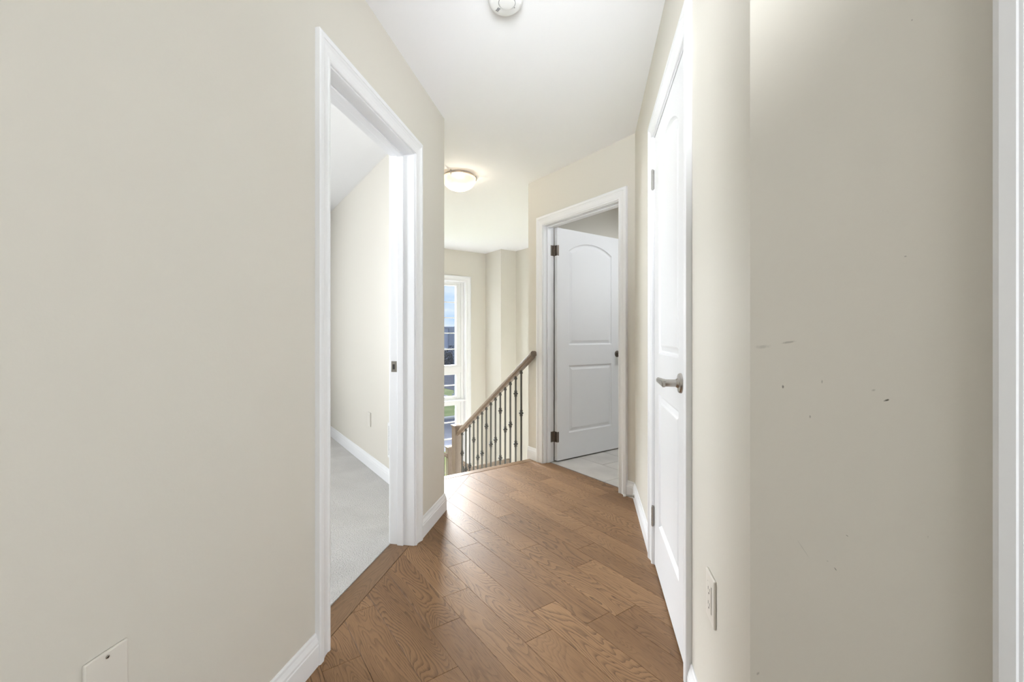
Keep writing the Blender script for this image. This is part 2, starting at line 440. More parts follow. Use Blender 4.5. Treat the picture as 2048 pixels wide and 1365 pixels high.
bm = bmesh.new()
prism(bm, [uv(UW, -3.1), uv(UW, VSB - .1), uv(UW + .1, VSB - .1), uv(UW + .1, -3.1)], 0, H)
prism(bm, [uv(-1.0, -3.1), uv(UW, -3.1), uv(UW, -3.0), uv(-1.0, -3.0)], 0, H)
struct(mesh_obj('wall_bedroom', bm, M_wall), 'beige outer walls of the bedroom', 'wall')
bm = bmesh.new()
prism(bm, [(-6, -2.1), (5, -2.1), (5, -2.0), (-6, -2.0)], 0, H)
struct(mesh_obj('wall_back', bm, M_wall), 'beige wall closing the hall at its near end', 'wall')

bm = bmesh.new()
prism(bm, [(-8, -3), (5, -3), (5, 9), (-8, 9)], H, H + 0.12)
# keep the ceiling inside the house: clip it at the window wall
bmesh.ops.bisect_plane(bm, geom=bm.verts[:] + bm.edges[:] + bm.faces[:], plane_co=(*uv(UWo, 0), 0), plane_no=(*uv(1, 0), 0), clear_outer=True)
bmesh.ops.holes_fill(bm, edges=bm.edges[:])
struct(mesh_obj('ceiling', bm, M_ceil), 'flat white painted ceiling', 'ceiling')

# ------------------------------------------------------------------ floors
bm = bmesh.new()
prism(bm, [nt(NLB, -2.5), nt(1.9, -2.5), nt(1.9, 0.6), uv(1.75, 2.40), uv(3.0, 2.40), uv(3.0, VS - .05), uv(2.6, VSB), CB, nt(NLB, 2.2)], -0.25, -0.012)
floor = struct(mesh_obj('floor', bm, M_dark, UV, (0, 0, 0)) if False else mesh_obj('floor', bm, mat('subfloor', (0.05, 0.03, 0.018), 0.9)), 'brown oak plank floor of the hallway', 'floor')

def plank_mesh(bm, poly, top=0.0, ch=0.0005):
    if len(poly) < 3: return
    # ccw
    ar = sum(poly[i][0] * poly[(i + 1) % len(poly)][1] - poly[(i + 1) % len(poly)][0] * poly[i][1] for i in range(len(poly)))
    if ar < 0: poly = poly[::-1]
    if abs(ar) < 2e-4: return
    o = inset(poly, 0.0006); t_ = inset(poly, 0.0006 + ch)
    a = [bm.verts.new((*p, top - 0.0115)) for p in o]
    b = [bm.verts.new((*p, top - ch)) for p in o]
    c = [bm.verts.new((*p, top)) for p in t_]
    n = len(poly)
    for A, B in ((a, b), (b, c)):
        for i in range(n): bm.faces.new((A[i], A[(i + 1) % n], B[(i + 1) % n], B[i]))
    bm.faces.new(c)

# half planes in UV-local (x=v, y=u): n = x*cos(dv)+...
cn, sn = math.cos(UV - NT), math.sin(UV - NT)
# world direction n=(cos NT, sin NT); in UV-local coordinates:
nx, ny = to_fr(UV, (math.cos(NT), math.sin(NT)))
zx, zy = to_fr(UV, (0.0, 1.0))
joints = {-4: [1.05, 1.75], -3: [1.27, 2.1], -2: [0.85, 1.486, 2.2], -1: [1.0, 1.642], 0: [0.6, 1.232, 1.84, 2.5], 1: [0.7, 1.356, 1.972, 2.7],
          2: [0.55, 1.18, 2.09], 3: [0.8, 1.15, 1.78, 2.62], 4: [0.7, 1.5, 2.177], 5: [1.0, 1.62, 2.38], 6: [1.22, 1.79, 2.475],
          7: [0.95, 2.02, 2.8], 8: [1.4, 2.278], 9: [1.65, 2.55], 10: [1.5, 2.076, 2.75], 11: [1.9, 2.45]}
PW, V0 = 0.1235, 0.917
UN = 2.987
for k in range(-9, 12):
    js = [-0.6] + sorted(joints.get(k, [0.3 + 0.37 * (k % 3), 1.3 + 0.2 * (k % 2), 2.2])) + [UN]
    if js[1] > 0.2: js.insert(1, js[1] - 0.75)
    js = sorted(js)
    for a, b in zip(js, js[1:]):
        v0, v1 = V0 + PW * k, V0 + PW * (k + 1)
        rect = [(v0, a), (v1, a), (v1, b), (v0, b)]
        p = clip(rect, -nx, -ny, 0.915); p = clip(p, nx, ny, 0.36) if p else []
        p = clip(p, -zx, -zy, -0.25) if p else []
        q = clip(rect, nx, ny, -0.915); q = clip(q, -1, 0, -(VS - 0.015)) if q else []
        if not p and not q: continue
        bm = bmesh.new()
        if p: plank_mesh(bm, p)
        if q: plank_mesh(bm, q)
        if not bm.faces: bm.free(); continue
        cx = (v0 + v1) / 2; cy = (a + b) / 2
        o = mesh_obj('plank', bm, M_oak, UV, (cx, cy, 0))
        o.parent = floor          # floor sits at the world origin, unrotated

# border board in the bedroom doorway
bm = bmesh.new(); plank_mesh(bm, [(-1.02, D1[0] - 0.03), (-0.9155, D1[0] - 0.03), (-0.9155, D1[1] + 0.03), (-1.02, D1[1] + 0.03)], 0.0005)
o = mesh_obj('threshold_board', bm, M_oak_t, NT, (-0.967, 1.75, 0)); o.parent = floor

bm = bmesh.new()
prism(bm, [nt(NLB, -2.3), nt(NLB, 2.4), CB, uv(UW, VSB), uv(UW, -3.0), uv(-1.0, -3.0)], -0.2, 0.004)
struct(mesh_obj('floor_bedroom', bm, M_carpet), 'light grey cut-pile bedroom carpet', 'carpet')

# bathroom tiles
bm = bmesh.new()
prism(bm, [uv(0.8, 2.402), uv(0.8, 3.98), uv(2.98, 3.98), uv(2.98, 2.402)], -0.25, -0.004)
fb = struct(mesh_obj('floor_bathroom', bm, mat('tile_grout', (0.22, 0.20, 0.18), 0.85)), 'pale grey tiled bathroom floor', 'floor')
M_tile = mat('stone_tile', (0.72, 0.69, 0.66), 0.35, var=(4.0, (0.60, 0.57, 0.545)))
rowv = 2.412
i = 0
while rowv < 3.97:
    off = 2.259 - 0.61 * 3 if i % 2 == 0 else 2.259 - 0.61 * 3 + 0.305
    u0 = off
    while u0 < 2.98:
        a, b = max(u0, 0.82), min(u0 + 0.61, 2.98)
        c, d = rowv, min(rowv + 0.305, 3.98)
        if b - a > 0.03 and b > 1.3:
            bm = bmesh.new(); box(bm, c + 0.002, d - 0.002, a + 0.002, b - 0.002, -0.01, 0.0, 0.001)
            o = mesh_obj('floor_tile', bm, M_tile, UV, ((c + d) / 2, (a + b) / 2, 0)); o.parent = fb
        u0 += 0.61
    rowv += 0.305; i += 1

# ------------------------------------------------------------------ staircase
st = struct(empty('floor_stair', UV, (1.75, UN, 0)), 'oak stair flights descending beside the iron balustrade', 'staircase')
def spart(name, m, *b, bev=0.004):
    bm = bmesh.new(); box(bm, *b, bev); return mesh_obj(name, bm, m, UV, ((b[0] + b[1]) / 2, (b[2] + b[3]) / 2, b[5]), st)
spart('nosing', M_oak_v, VS, VB - 0.002, UN + 0.0005, 3.062, -0.024, 0.0008, bev=0.008)
spart('riser', M_trim, VS, VB - 0.002, 3.0, 3.045, -0.19, -0.026, bev=0)
for i_ in range(1, 5):
    z = -0.19 * i_; u0 = 3.046 + 0.255 * (i_ - 1)
    spart('tread', M_oak_v, VS, VB, u0 - 0.0, u0 + 0.275, z - 0.026, z, bev=0.006)
    spart('riser', M_trim, VS, VB, u0 + 0.24, u0 + 0.254, z - 0.19, z - 0.028, bev=0)
zl = -0.95
spart('landing', M_oak_v, VS, 2.05, 4.068, 5.45, zl - 0.2, zl)
for i_ in range(1, 4):
    z = zl - 0.19 * i_; v0 = 2.052 + 0.25 * (i_ - 1)
    spart('tread', M_rail_y, v0, v0 + 0.262, 4.40, 5.45, z - 0.03, z)
zl2 = zl - 0.76
spart('landing', M_oak_v, 2.82, VW1 - .002, 4.40, 5.45, zl2 - 0.2, zl2)
bm = bmesh.new()
prism(bm, [uv(2.6, VS), uv(2.6, 4.02), uv(UW, 4.02), uv(UW, VS)], -3.0, -2.9)
struct(mesh_obj('floor_lower', bm, mat('lower_floor', (0.34, 0.22, 0.14), 0.4, var=(3.0, (0.30, 0.17, 0.10)))), 'oak floor of the storey below', 'floor')

# balustrade -------------------------------------------------------
def rail_prof(w=0.06, h=0.058):
    return [(-w * .30, -h * .5), (w * .30, -h * .5), (w * .36, -h * .30), (w * .5, -h * .18), (w * .5, h * .26), (w * .42, h * .42), (w * .26, h * .5),
            (-w * .26, h * .5), (-w * .42, h * .42), (-w * .5, h * .26), (-w * .5, -h * .18), (-w * .36, -h * .30)]
def sweep(bm, p0, p1, prof, along):
    """vertical-ended rail from p0 to p1 (frame coords); profile across x (along='y') or across y (along='x')"""
    rings = []
    for p in (p0, p1):
        rings.append([bm.verts.new((p[0] + a, p[1], p[2] + b) if along == 'y' else (p[0], p[1] + a, p[2] + b)) for a, b in prof])
    n = len(prof)
    for i in range(n): bm.faces.new((rings[0][i], rings[0][(i + 1) % n], rings[1][(i + 1) % n], rings[1][i]))
    bm.faces.new(rings[0][::-1]); bm.faces.new(rings[1])

RV = 2.28
def rail_z(u): return 0.925 - 0.684 * (u - 2.95)          # rail centre
bal = tag(empty('stair_balustrade', UV, (RV, 4.33, -0.95)), 'sloping oak handrail with fourteen dark iron balusters beside the top steps', 'railing')
bm = bmesh.new(); sweep(bm, (RV, 2.945, rail_z(2.945)), (RV, 4.30, rail_z(4.30)), rail_prof(), 'y')
o = mesh_obj('handrail', bm, M_rail_y, UV, (RV, 3.6, 0.5), bal, smooth=True); o['label'] = 'weathered oak handrail'

def newel(v, u, z0, z1, parent, w=0.088):
    bm = bmesh.new(); h = w / 2
    box(bm, v - h, v + h, u - h, u + h, z0, z1 - 0.03, 0.003)
    o = mesh_obj('newel_post', bm, M_newel, UV, (v, u, z0), parent)
    bm = bmesh.new(); h2 = h + 0.009
    box(bm, v - h2, v + h2, u - h2, u + h2, z1 - 0.032, z1 - 0.014, 0.003)
    b2 = bmesh.new()
    base = [b2.verts.new(p) for p in ((v - h2 + .003, u - h2 + .003, z1 - 0.014), (v + h2 - .003, u - h2 + .003, z1 - 0.014), (v + h2 - .003, u + h2 - .003, z1 - 0.014), (v - h2 + .003, u + h2 - .003, z1 - 0.014))]
    tip = b2.verts.new((v, u, z1)); b2.faces.new(base[::-1])
    for i in range(4): b2.faces.new((base[i], base[(i + 1) % 4], tip))
    merge(bm, b2)
    c = mesh_obj('post_cap', bm, M_newel, UV, (v, u, z1 - 0.03), o)
    return o
newel(RV, 4.345, -0.95, 0.105, bal)

KN = [(0.0072, -0.034), (0.0105, -0.030), (0.0105, -0.026), (0.0145, -0.022), (0.0145, -0.017), (0.010, -0.014), (0.0175, -0.006), (0.0215, -0.002), (0.0215, 0.002),
      (0.0175, 0.006), (0.010, 0.014), (0.0145, 0.017), (0.0145, 0.022), (0.0105, 0.026), (0.0105, 0.030), (0.0072, 0.034)]
kn_y = [[692], [495, 1003], [807], [857], [668, 1145], [962], [1007], [825, 1420], [1098], [1140], [962, 1400], [1225], [1262], [1097, 1500]]
for i_ in range(14):
    u = 3.125 + 0.0845 * i_
    zt = rail_z(u) - 0.02; zb = -0.19 * (1 + int((u - 3.046) / 0.255)); zb = max(zb, zl)
    bm = bmesh.new()
    box(bm, RV - .0066, RV + .0066, u - .0066, u + .0066, zb, zt, 0.0015)
    b = mesh_obj('baluster', bm, M_iron, UV, (RV, u, zb), bal)
    bm = bmesh.new(); lathe(bm, [(0.014, 0), (0.014, 0.012), (0.009, 0.024)], T(RV, u, zt - 0.036), 10)
    mesh_obj('collar', bm, M_iron, UV, (RV, u, zt - 0.03), b)
    X, Y = uv(u, RV)
    for ky in kn_y[i_]:
        z = CAMZ - (690 + ky / 5.054 - 673) * Y / 869
        if z < zb + 0.04: continue
        bm = bmesh.new(); lathe(bm, KN, T(RV, u, z), 12)
        mesh_obj('knuckle', bm, M_iron, UV, (RV, u, z), b)

# lower balustrade: down the second flight, then along the lower landing
bl = tag(empty('stair_balustrade', UV, (2.73, 5.42, -1.71)), 'lower oak railing on the window side of the turning stairs', 'railing')
bm = bmesh.new(); sweep(bm, (1.30, 5.42, -0.60 + 0.7 * (2.73 - 1.98) * 0), (1.31, 5.42, -0.60), rail_prof(), 'x'); bm.free()
def rc(v): return -0.595 + 0.70 * (2.73 - v)
bm = bmesh.new(); sweep(bm, (2.0, 5.42, rc(2.0)), (2.70, 5.42, rc(2.70)), rail_prof(), 'x'); mesh_obj('handrail', bm, M_rail_x, UV, (2.35, 5.42, -0.3), bl, smooth=True)
bm = bmesh.new(); sweep(bm, (VS, 5.42, rc(2.0)), (2.0, 5.42, rc(2.0)), rail_prof(), 'x'); mesh_obj('handrail', bm, M_rail_x, UV, (1.6, 5.42, -0.1), bl, smooth=True)
bm = bmesh.new(); sweep(bm, (2.76, 5.42, -0.80), (VW1, 5.42, -0.80), rail_prof(), 'x'); mesh_obj('handrail', bm, M_rail_x, UV, (3.2, 5.42, -0.8), bl, smooth=True)
newel(2.73, 5.42, -1.71, -0.425, bl)
def iron_bar(parent, v, u, z0, z1, kz=None):
    bm = bmesh.new(); box(bm, v - .0066, v + .0066, u - .0066, u + .0066, z0, z1, 0.0015)
    b = mesh_obj('baluster', bm, M_iron, UV, (v, u, z0), parent)
    if kz is not None:
        bm = bmesh.new(); lathe(bm, KN, T(v, u, kz), 12); mesh_obj('knuckle', bm, M_iron, UV, (v, u, kz), b)
k = 0
v = 1.32
while v < 3.70:
    if abs(v - 2.73) > 0.05:
        if v < 2.0: z0, z1 = zl, rc(2.0)
        elif v < 2.73: z0, z1 = zl - 0.19 * (1 + int((v - 2.052) / 0.25)) if v > 2.052 else zl, rc(v)
        else: z0, z1 = zl2, -0.80
        iron_bar(bl, v, 5.42, z0, z1 - 0.02, z0 + (z1 - z0) * (0.38 if k % 2 else 0.62) if k % 3 else None)
    v += 0.095; k += 1
ba = tag(empty('stair_balustrade', UV, (2.35, 4.42, -1.2)), 'short oak railing dropping behind the main balusters', 'railing')
def ra(v): return -0.335 - 0.70 * (v - 2.33)
bm = bmesh.new(); sweep(bm, (2.325, 4.36, ra(2.325)), (3.05, 4.36, ra(3.05)), rail_prof(), 'x'); mesh_obj('handrail', bm, M_rail_x, UV, (2.6, 4.36, -0.5), ba, smooth=True)
for i_ in range(7):
    v = 2.40 + 0.09 * i_
    iron_bar(ba, v, 4.41, zl - 0.19 * (1 + int((v - 2.052) / 0.25)), ra(v) - 0.02, ra(v) - 0.30 - 0.12 * (i_ % 3))
bm = bmesh.new(); box(bm, 2.3, 3.12, 4.385, 4.40, -1.9, -1.1); mesh_obj('stringer', bm, M_trim, UV, (2.7, 4.39, -1.9), ba)

# ------------------------------------------------------------------ trim
CAS = [(0.0, 0.0), (0.0, 0.0075), (0.003, 0.0105), (0.011, 0.0115), (0.0135, 0.0095), (0.017, 0.0085), (0.030, 0.0095), (0.042, 0.0125),
       (0.049, 0.0165), (0.0525, 0.0165), (0.0545, 0.0195), (0.069, 0.0195), (0.0745, 0.017), (0.0745, 0.0)]
def casing(fr, face, sign, a0, a1, head, parent, z0=0.0):
    """mitred colonial casing; face = wall-face local x, sign = direction out of the wall (+1/-1), a0<a1 along y"""
    RV_ = 0.006
    a0 -= RV_; a1 += RV_; head += RV_
    def pt(w, d, leg):
        x = face + sign * d
        return {0: (x, a0 - w, z0), 1: (x, a0 - w, head + w), 2: (x, a1 + w, head + w), 3: (x, a1 + w, z0)}[leg]
    for leg in range(3):
        bm = bmesh.new()
        A = [bm.verts.new(pt(w, d, leg)) for w, d in CAS]; B = [bm.verts.new(pt(w, d, leg + 1)) for w, d in CAS]
        n = len(CAS)
        for i in range(n): bm.faces.new((A[i], A[(i + 1) % n], B[(i + 1) % n], B[i]))
        bm.faces.new(A[::-1]); bm.faces.new(B)
        mesh_obj('casing_board', bm, M_trim, fr, pt(0.03, 0, leg), parent)
def jamb(fr, x0, x1, a0, a1, head, parent, stop=None):
    """lining of the opening; stop=(x0,x1) door stop strip"""
    e = 0.001
    for b in ((a0 - G, a0), (a1, a1 + G)):
        bm = bmesh.new(); box(bm, x0 - e, x1 + e, b[0], b[1], 0, head + G, 0.0012); mesh_obj('jamb', bm, M_trim, fr, (x0, b[0], 0), parent)
    bm = bmesh.new(); box(bm, x0 - e, x1 + e, a0, a1, head, head + G, 0.0012); mesh_obj('jamb', bm, M_trim, fr, (x0, a0, head), parent)
    if stop:
        s0, s1 = stop; th = 0.011
        for b in ((a0, a0 + th), (a1 - th, a1)):
            bm = bmesh.new(); box(bm, s0, s1, b[0], b[1], 0, head, 0.003); mesh_obj('door_stop_strip', bm, M_trim, fr, (s0, b[0], 0), parent)
        bm = bmesh.new(); box(bm, s0, s1, a0 + th, a1 - th, head - th, head, 0.003); mesh_obj('door_stop_strip', bm, M_trim, fr, (s0, a0, head - th), parent)

t1 = struct(empty('trim_1', NT, (NL, (D1[0] + D1[1]) / 2, 0)), 'white door frame of the bedroom opening on the left wall', 'door frame')
casing(NT, NL, +1, D1[0], D1[1], DH, t1); casing(NT, NLB, -1, D1[0], D1[1], DH, t1)
jamb(NT, NLB, NL, D1[0], D1[1], DH, t1, (NLB + 0.042, NLB + 0.076))
# strike plate on the far jamb
zs = 0.925
bm = bmesh.new(); box(bm, NLB + 0.006, NLB + 0.036, D1[1] - 0.0022, D1[1] + 0.001, zs - 0.028, zs + 0.028, 0.0006)
sp_ = mesh_obj('strike_plate', bm, M_nickel, NT, (NLB + 0.02, D1[1], zs), t1); sp_['label'] = 'nickel strike plate'
bm = bmesh.new(); box(bm, NLB + 0.014, NLB + 0.026, D1[1] - 0.0026, D1[1] + 0.0005, zs - 0.014, zs + 0.012)
mesh_obj('latch_hole', bm, M_dark, NT, (NLB + 0.02, D1[1], zs), sp_)

t2 = struct(empty('trim_2', NT, (NR, (D2[0] + D2[1]) / 2, 0)), 'white door frame around the closed closet door', 'door frame')
casing(NT, NR, -1, D2[0], D2[1], DH, t2); jamb(NT, NR, NRB, D2[0], D2[1], DH, t2, (NR + 0.042, NR + 0.076))
t3 = struct(empty('trim_3', UV, (VB, (D3[0] + D3[1]) / 2, 0)), 'white door frame of the bathroom opening', 'door frame')
casing(UV, VB, -1, D3[0], D3[1], DH, t3); casing(UV, VBB, +1, D3[0], D3[1], DH, t3); jamb(UV, VB, VBB, D3[0], D3[1], DH, t3, (VBB - 0.075, VBB - 0.041))
t4 = struct(empty('trim_4', UV, (VR, UD4 - 0.4, 0)), 'white door casing cut off at the right edge of the photo', 'door frame')
casing(UV, VR, -1, UD4 - 0.80, UD4, DH, t4); jamb(UV, VR, VRB, UD4 - 0.80, UD4, DH, t4)

BB = [(0.0, 0.0), (0.0145, 0.0), (0.0145, 0.066), (0.0125, 0.0695), (0.0125, 0.077), (0.0095, 0.084), (0.0065, 0.092), (0.0055, 0.100), (0.003, 0.105), (0.0, 0.105)]
def baseboard(name, fr, face, sign, y0, y1, label, m0=0.0, m1=0.0, z0=0.0):
    """m0/m1: miter shift per metre of depth at each end"""
    bm = bmesh.new(); Rg = []
    for y, m in ((y0, m0), (y1, m1)):
        Rg.append([bm.verts.new((face + sign * d, y + m * d, z0 + z)) for d, z in BB])
    n = len(BB)
    for i in range(n): bm.faces.new((Rg[0][i], Rg[0][(i + 1) % n], Rg[1][(i + 1) % n], Rg[1][i]))
    bm.faces.new(Rg[0][::-1]); bm.faces.new(Rg[1])
    return struct(mesh_obj(name, bm, M_trim, fr, (face, y0, z0)), label, 'baseboard')
t8 = math.tan(R(22.475)); CO = 0.006 + 0.0745
tC = to_fr(NT, C)[1]; uC = to_fr(UV, C)[1]
baseboard('baseboard_left', NT, NL, +1, -2.0, D1[0] - CO, 'white baseboard along the near left wall')
baseboard('baseboard_left_end', NT, NL, +1, D1[1] + CO, tC, 'short white baseboard between bedroom door frame and wall corner', 0, t8)
baseboard('baseboard_stair', UV, VS, +1, uC, UN, 'white baseboard turning the left corner to the stairs', -t8, 0)
tR = to_fr(NT, RC)[1]; tB = to_fr(NT, isect(NT, NR, UV, VB))[1]
baseboard('baseboard_right', NT, NR, -1, D2[1] + CO, tB, 'white baseboard between closet and bathroom door frames', 0, -math.tan(R(22.5)) if False else -0.414)
baseboard('baseboard_right_near', NT, NR, -1, tR, D2[0] - CO, 'white baseboard under the wall outlet', -t8, 0)
uBr = to_fr(UV, isect(NT, NR, UV, VB))[1]
baseboard('baseboard_bathroom', UV, VB, -1, uBr, D3[0] - CO, 'tiny white baseboard in the corner beside bathroom frame', 0.414, 0)
baseboard('baseboard_bathroom_end', UV, VB, -1, D3[1] + CO, UE, 'white baseboard by the top of the handrail')
baseboard('baseboard_near', UV, VR, -1, UD4 + CO, u_rc, 'white baseboard of the near right wall', 0, t8)
baseboard('baseboard_bedroom', UV, VSB, -1, to_fr(UV, CB)[1], UW, 'white baseboard along the bedroom wall')

# ------------------------------------------------------------------ doors
def arch_poly(x0, x1, z0, zs, zp, seg=14):
    """ccw outline in (x,z) with an arched top"""
    pts = [(x0, z0), (x1, z0), (x1, zs)]
    w = x1 - x0; r_ = zp - zs
    Rr = (w * w / 4 + r_ * r_) / (2 * r_); cz = zp - Rr; a = math.asin(w / 2 / Rr)
    for i in range(1, seg): 
        b = a - 2 * a * i / seg
        pts.append(((x0 + x1) / 2 + Rr * math.sin(b), cz + Rr * math.cos(b)))
    pts.append((x0, zs))
    return pts
MOLD = [(0.0, 0.0), (0.004, 0.006), (0.009, 0.0105), (0.015, 0.0115), (0.030, 0.0065), (0.038, 0.0028), (0.043, 0.0022)]
def door_parts(root, fr, o, ax, ay, w, h, th, arch=True):
    """slab from hinge point o; ax: width direction (frame xy unit), ay: out-of-face direction of the front face"""
    Mx = Matrix(((ax[0], ay[0], 0, o[0]), (ax[1], ay[1], 0, o[1]), (0, 0, 1, o[2]), (0, 0, 0, 1)))
    st_ = 0.135 if w > 0.75 else 0.125
    outs = [[(st_, 0.225), (w - st_, 0.225), (w - st_, 0.815), (st_, 0.815)], arch_poly(st_, w - st_, 0.995, 1.825, 1.905)]
    bm = bmesh.new()
    for yf in (0.0, -th):
        edges = []
        for lp in [[(0, 0), (w, 0), (w, h), (0, h)]] + outs:
            vs = [bm.verts.new((x, yf, z)) for x, z in lp]
            edges += [bm.edges.new((vs[i], vs[(i + 1) % len(vs)])) for i in range(len(vs))]
        bmesh.ops.triangle_fill(bm, use_beauty=True, use_dissolve=False, edges=edges)
    for (xa, za), (xb, zb) in (((0, 0), (w, 0)), ((w, 0), (w, h)), ((w, h), (0, h)), ((0, h), (0, 0))):
        vs = [bm.verts.new(p) for p in ((xa, 0, za), (xb, 0, zb), (xb, -th, zb), (xa, -th, za))]; bm.faces.new(vs)
    bm.transform(Mx)
    mesh_obj('slab', bm, M_door, fr, (o[0], o[1], o[2]), root)
    for lp in outs:
        bm = bmesh.new()
        for side in (0, 1):
            prev = None
            for d, dep in MOLD:
                q = inset(lp, d)
                yy = -dep if side == 0 else -th + dep
                cur = [bm.verts.new((x, yy, z)) for x, z in q]
                if prev:
                    for i in range(len(cur)):
                        j = (i + 1) % len(cur); bm.faces.new((prev[i], prev[j], cur[j], cur[i]))
                prev = cur
            bm.faces.new(prev)
        bm.transform(Mx)
        c = Mx @ Vector((w / 2, 0, (lp[0][1] + lp[2][1]) / 2))
        mesh_obj('panel', bm, M_door, fr, tuple(c), root)
    return Mx

def knuckle_hinge(root, fr, x, y, z, m, leafs):
    bm = bmesh.new()
    for k in range(5):
        lathe(bm, [(0.0062, 0), (0.0062, 0.0168)], T(x, y, z - 0.045 + k * 0.018), 12)
    lathe(bm, [(0.0045, 0), (0.0045, 0.098)], T(x, y, z - 0.049), 10)
    o = mesh_obj('hinge', bm, m, fr, (x, y, z), root, smooth=True)
    for b in leafs:
        bm = bmesh.new(); box(bm, *b, z - 0.045, z + 0.045, 0.0006); mesh_obj('hinge_leaf', bm, m, fr, (b[0], b[2], z), o)

# closet door: opens into the hall, hinges at far side
d1 = struct(empty('door_1', NT, (NR + 0.003, D2[1] - 0.003, 0.008)), 'closed white two-panel arch-top closet door with nickel lever', 'door')
wd = D2[1] - D2[0] - 0.006
door_parts(d1, NT, (NR + 0.002, D2[1] - 0.003, 0.01), (0, -1), (-1, 0), wd, 2.008, 0.035)
for z in (1.825, 0.232):
    knuckle_hinge(d1, NT, NR - 0.0065, D2[1] + 0.0005, z, M_steel, [(NR - 0.008, NR + 0.001, D2[1] + 0.0002, D2[1] + 0.0050), (NR - 0.0015, NR + 0.001, D2[1] - 0.030, D2[1] - 0.004)] if False else [(NR - 0.0065, NR + 0.002, D2[1] - 0.002, D2[1] + 0.001)])
def lever(root, fr, x, y, z, dx, dy_):
    bm = bmesh.new(); lathe(bm, [(0.034, 0), (0.034, 0.004), (0.031, 0.009), (0.017, 0.011), (0.0135, 0.018)], T(x, y, z) @ axis_to((dx, 0, 0)), 32)
    r_ = mesh_obj('rosette', bm, M_nickel, fr, (x, y, z), root, smooth=True)
    bm = bmesh.new(); lathe(bm, [(0.0125, 0.0), (0.0125, 0.048), (0.0115, 0.051)], T(x + dx * 0.012, y, z) @ axis_to((dx, 0, 0)), 24)
    mesh_obj('stem', bm, M_nickel, fr, (x + dx * 0.012, y, z), root, smooth=True)
    bm = bmesh.new()
    prof = [(-0.014, -0.0125), (-0.006, -0.014), (0.05, -0.0115), (0.112, -0.009), (0.118, 0.0), (0.112, 0.009), (0.05, 0.0115), (-0.006, 0.014), (-0.014, 0.0125)]
    for xx in (0,):
        A = [bm.verts.new((x + dx * 0.050, y + dy_ * a, z + b)) for a, b in prof]; B = [bm.verts.new((x + dx * 0.064, y + dy_ * a, z + b)) for a, b in prof]
        n = len(prof)
        for i in range(n): bm.faces.new((A[i], A[(i + 1) % n], B[(i + 1) % n], B[i]))
        bm.faces.new(A[::-1]); bm.faces.new(B)
    bmesh.ops.recalc_face_normals(bm, faces=bm.faces)
    bmesh.ops.bevel(bm, geom=[e for e in bm.edges if e.is_manifold and e.calc_face_angle(0) > 1.2], offset=0.0035, segments=3, affect='EDGES')
    mesh_obj('lever', bm, M_nickel, fr, (x + dx * 0.055, y, z), root, smooth=True)
lever(d1, NT, NR + 0.002, 1.536, 0.925, -1, 1)
bm = bmesh.new(); box(bm, NR - 0.0005, NR + 0.004, D2[0] + 0.004, D2[0] + 0.03, 0.90, 0.95); bm.free()

# bathroom door: opened a right angle into the bathroom
uh = D3[1] - 0.004
d2 = struct(empty('door_2', UV, (VBB + 0.006, uh, 0.008)), 'white two-panel arch-top bathroom door standing open', 'door')
door_parts(d2, UV, (VBB + 0.008, uh - 0.035, 0.012), (1, 0), (0, -1), 0.813, 2.006, 0.035)
for z in (1.822, 0.215):
    knuckle_hinge(d2, UV, VBB + 0.002, uh - 0.001, z, M_bronze, [(VBB - 0.034, VBB + 0.002, D3[1] - 0.0025, D3[1] + 0.0005)])
    bm = bmesh.new(); box(bm, VBB + 0.0055, VBB + 0.0085, uh - 0.034, uh - 0.002, z - 0.045, z + 0.045, 0.0006); mesh_obj('hinge_leaf', bm, M_bronze, UV, (VBB + .007, uh - .02, z), d2)
    bm = bmesh.new(); box(bm, VBB + 0.008, VBB + 0.026, uh - 0.0375, uh - 0.0345, z - 0.045, z + 0.045, 0.001); mesh_obj('hinge_leaf', bm, M_bronze, UV, (VBB + .02, uh - .036, z), d2)
kv = VBB + 0.008 + 0.813 - 0.062
bm = bmesh.new(); lathe(bm, [(0.031, 0), (0.031, 0.005), (0.026, 0.009), (0.011, 0.012), (0.011, 0.028), (0.020, 0.036), (0.0265, 0.046), (0.0265, 0.056), (0.019, 0.064), (0, 0.066)], T(kv, uh - 0.035, 0.915) @ axis_to((0, -1, 0)), 28)
kb = mesh_obj('knob', bm, M_bronze, UV, (kv, uh - 0.035, 0.915), d2, smooth=True); kb['label'] = 'dark pewter round knob'

# closed door inside the near-right frame
d3 = struct(empty('door_3', UV, (VR + 0.05, UD4 - 0.003, 0.008)), 'white door at the right edge, hidden behind its casing', 'door')
door_parts(d3, UV, (VR + 0.05, UD4 - 0.003, 0.01), (0, -1), (-1, 0), 0.794, 2.008, 0.035)

# ------------------------------------------------------------------ window
w1 = struct(empty('window_1', UV, ((WV0 + WV1) / 2, UW, WZ0)), 'tall white vinyl stair window with horizontal muntins', 'window')
def wbox(name, v0, v1, z0, z1, u0, u1, m=None, bev=0.003):
    bm = bmesh.new(); box(bm, v0, v1, u0, u1, z0, z1, bev)
    return mesh_obj(name, bm, m or M_vinyl, UV, ((v0 + v1) / 2, u0, z0), w1)
GV0, GV1 = 1.86, 3.231
# drywall-return liner
for b in ((WV0, WV0 + 0.018, WZ0, WZ1), (WV1 - 0.018, WV1, WZ0, WZ1), (WV0 + .018, WV1 - .018, WZ1 - 0.018, WZ1), (WV0 + .018, WV1 - .018, WZ0, WZ0 + 0.018)):
    wbox('window_liner', *b, UW - 0.001, UW + 0.075, M_trim)
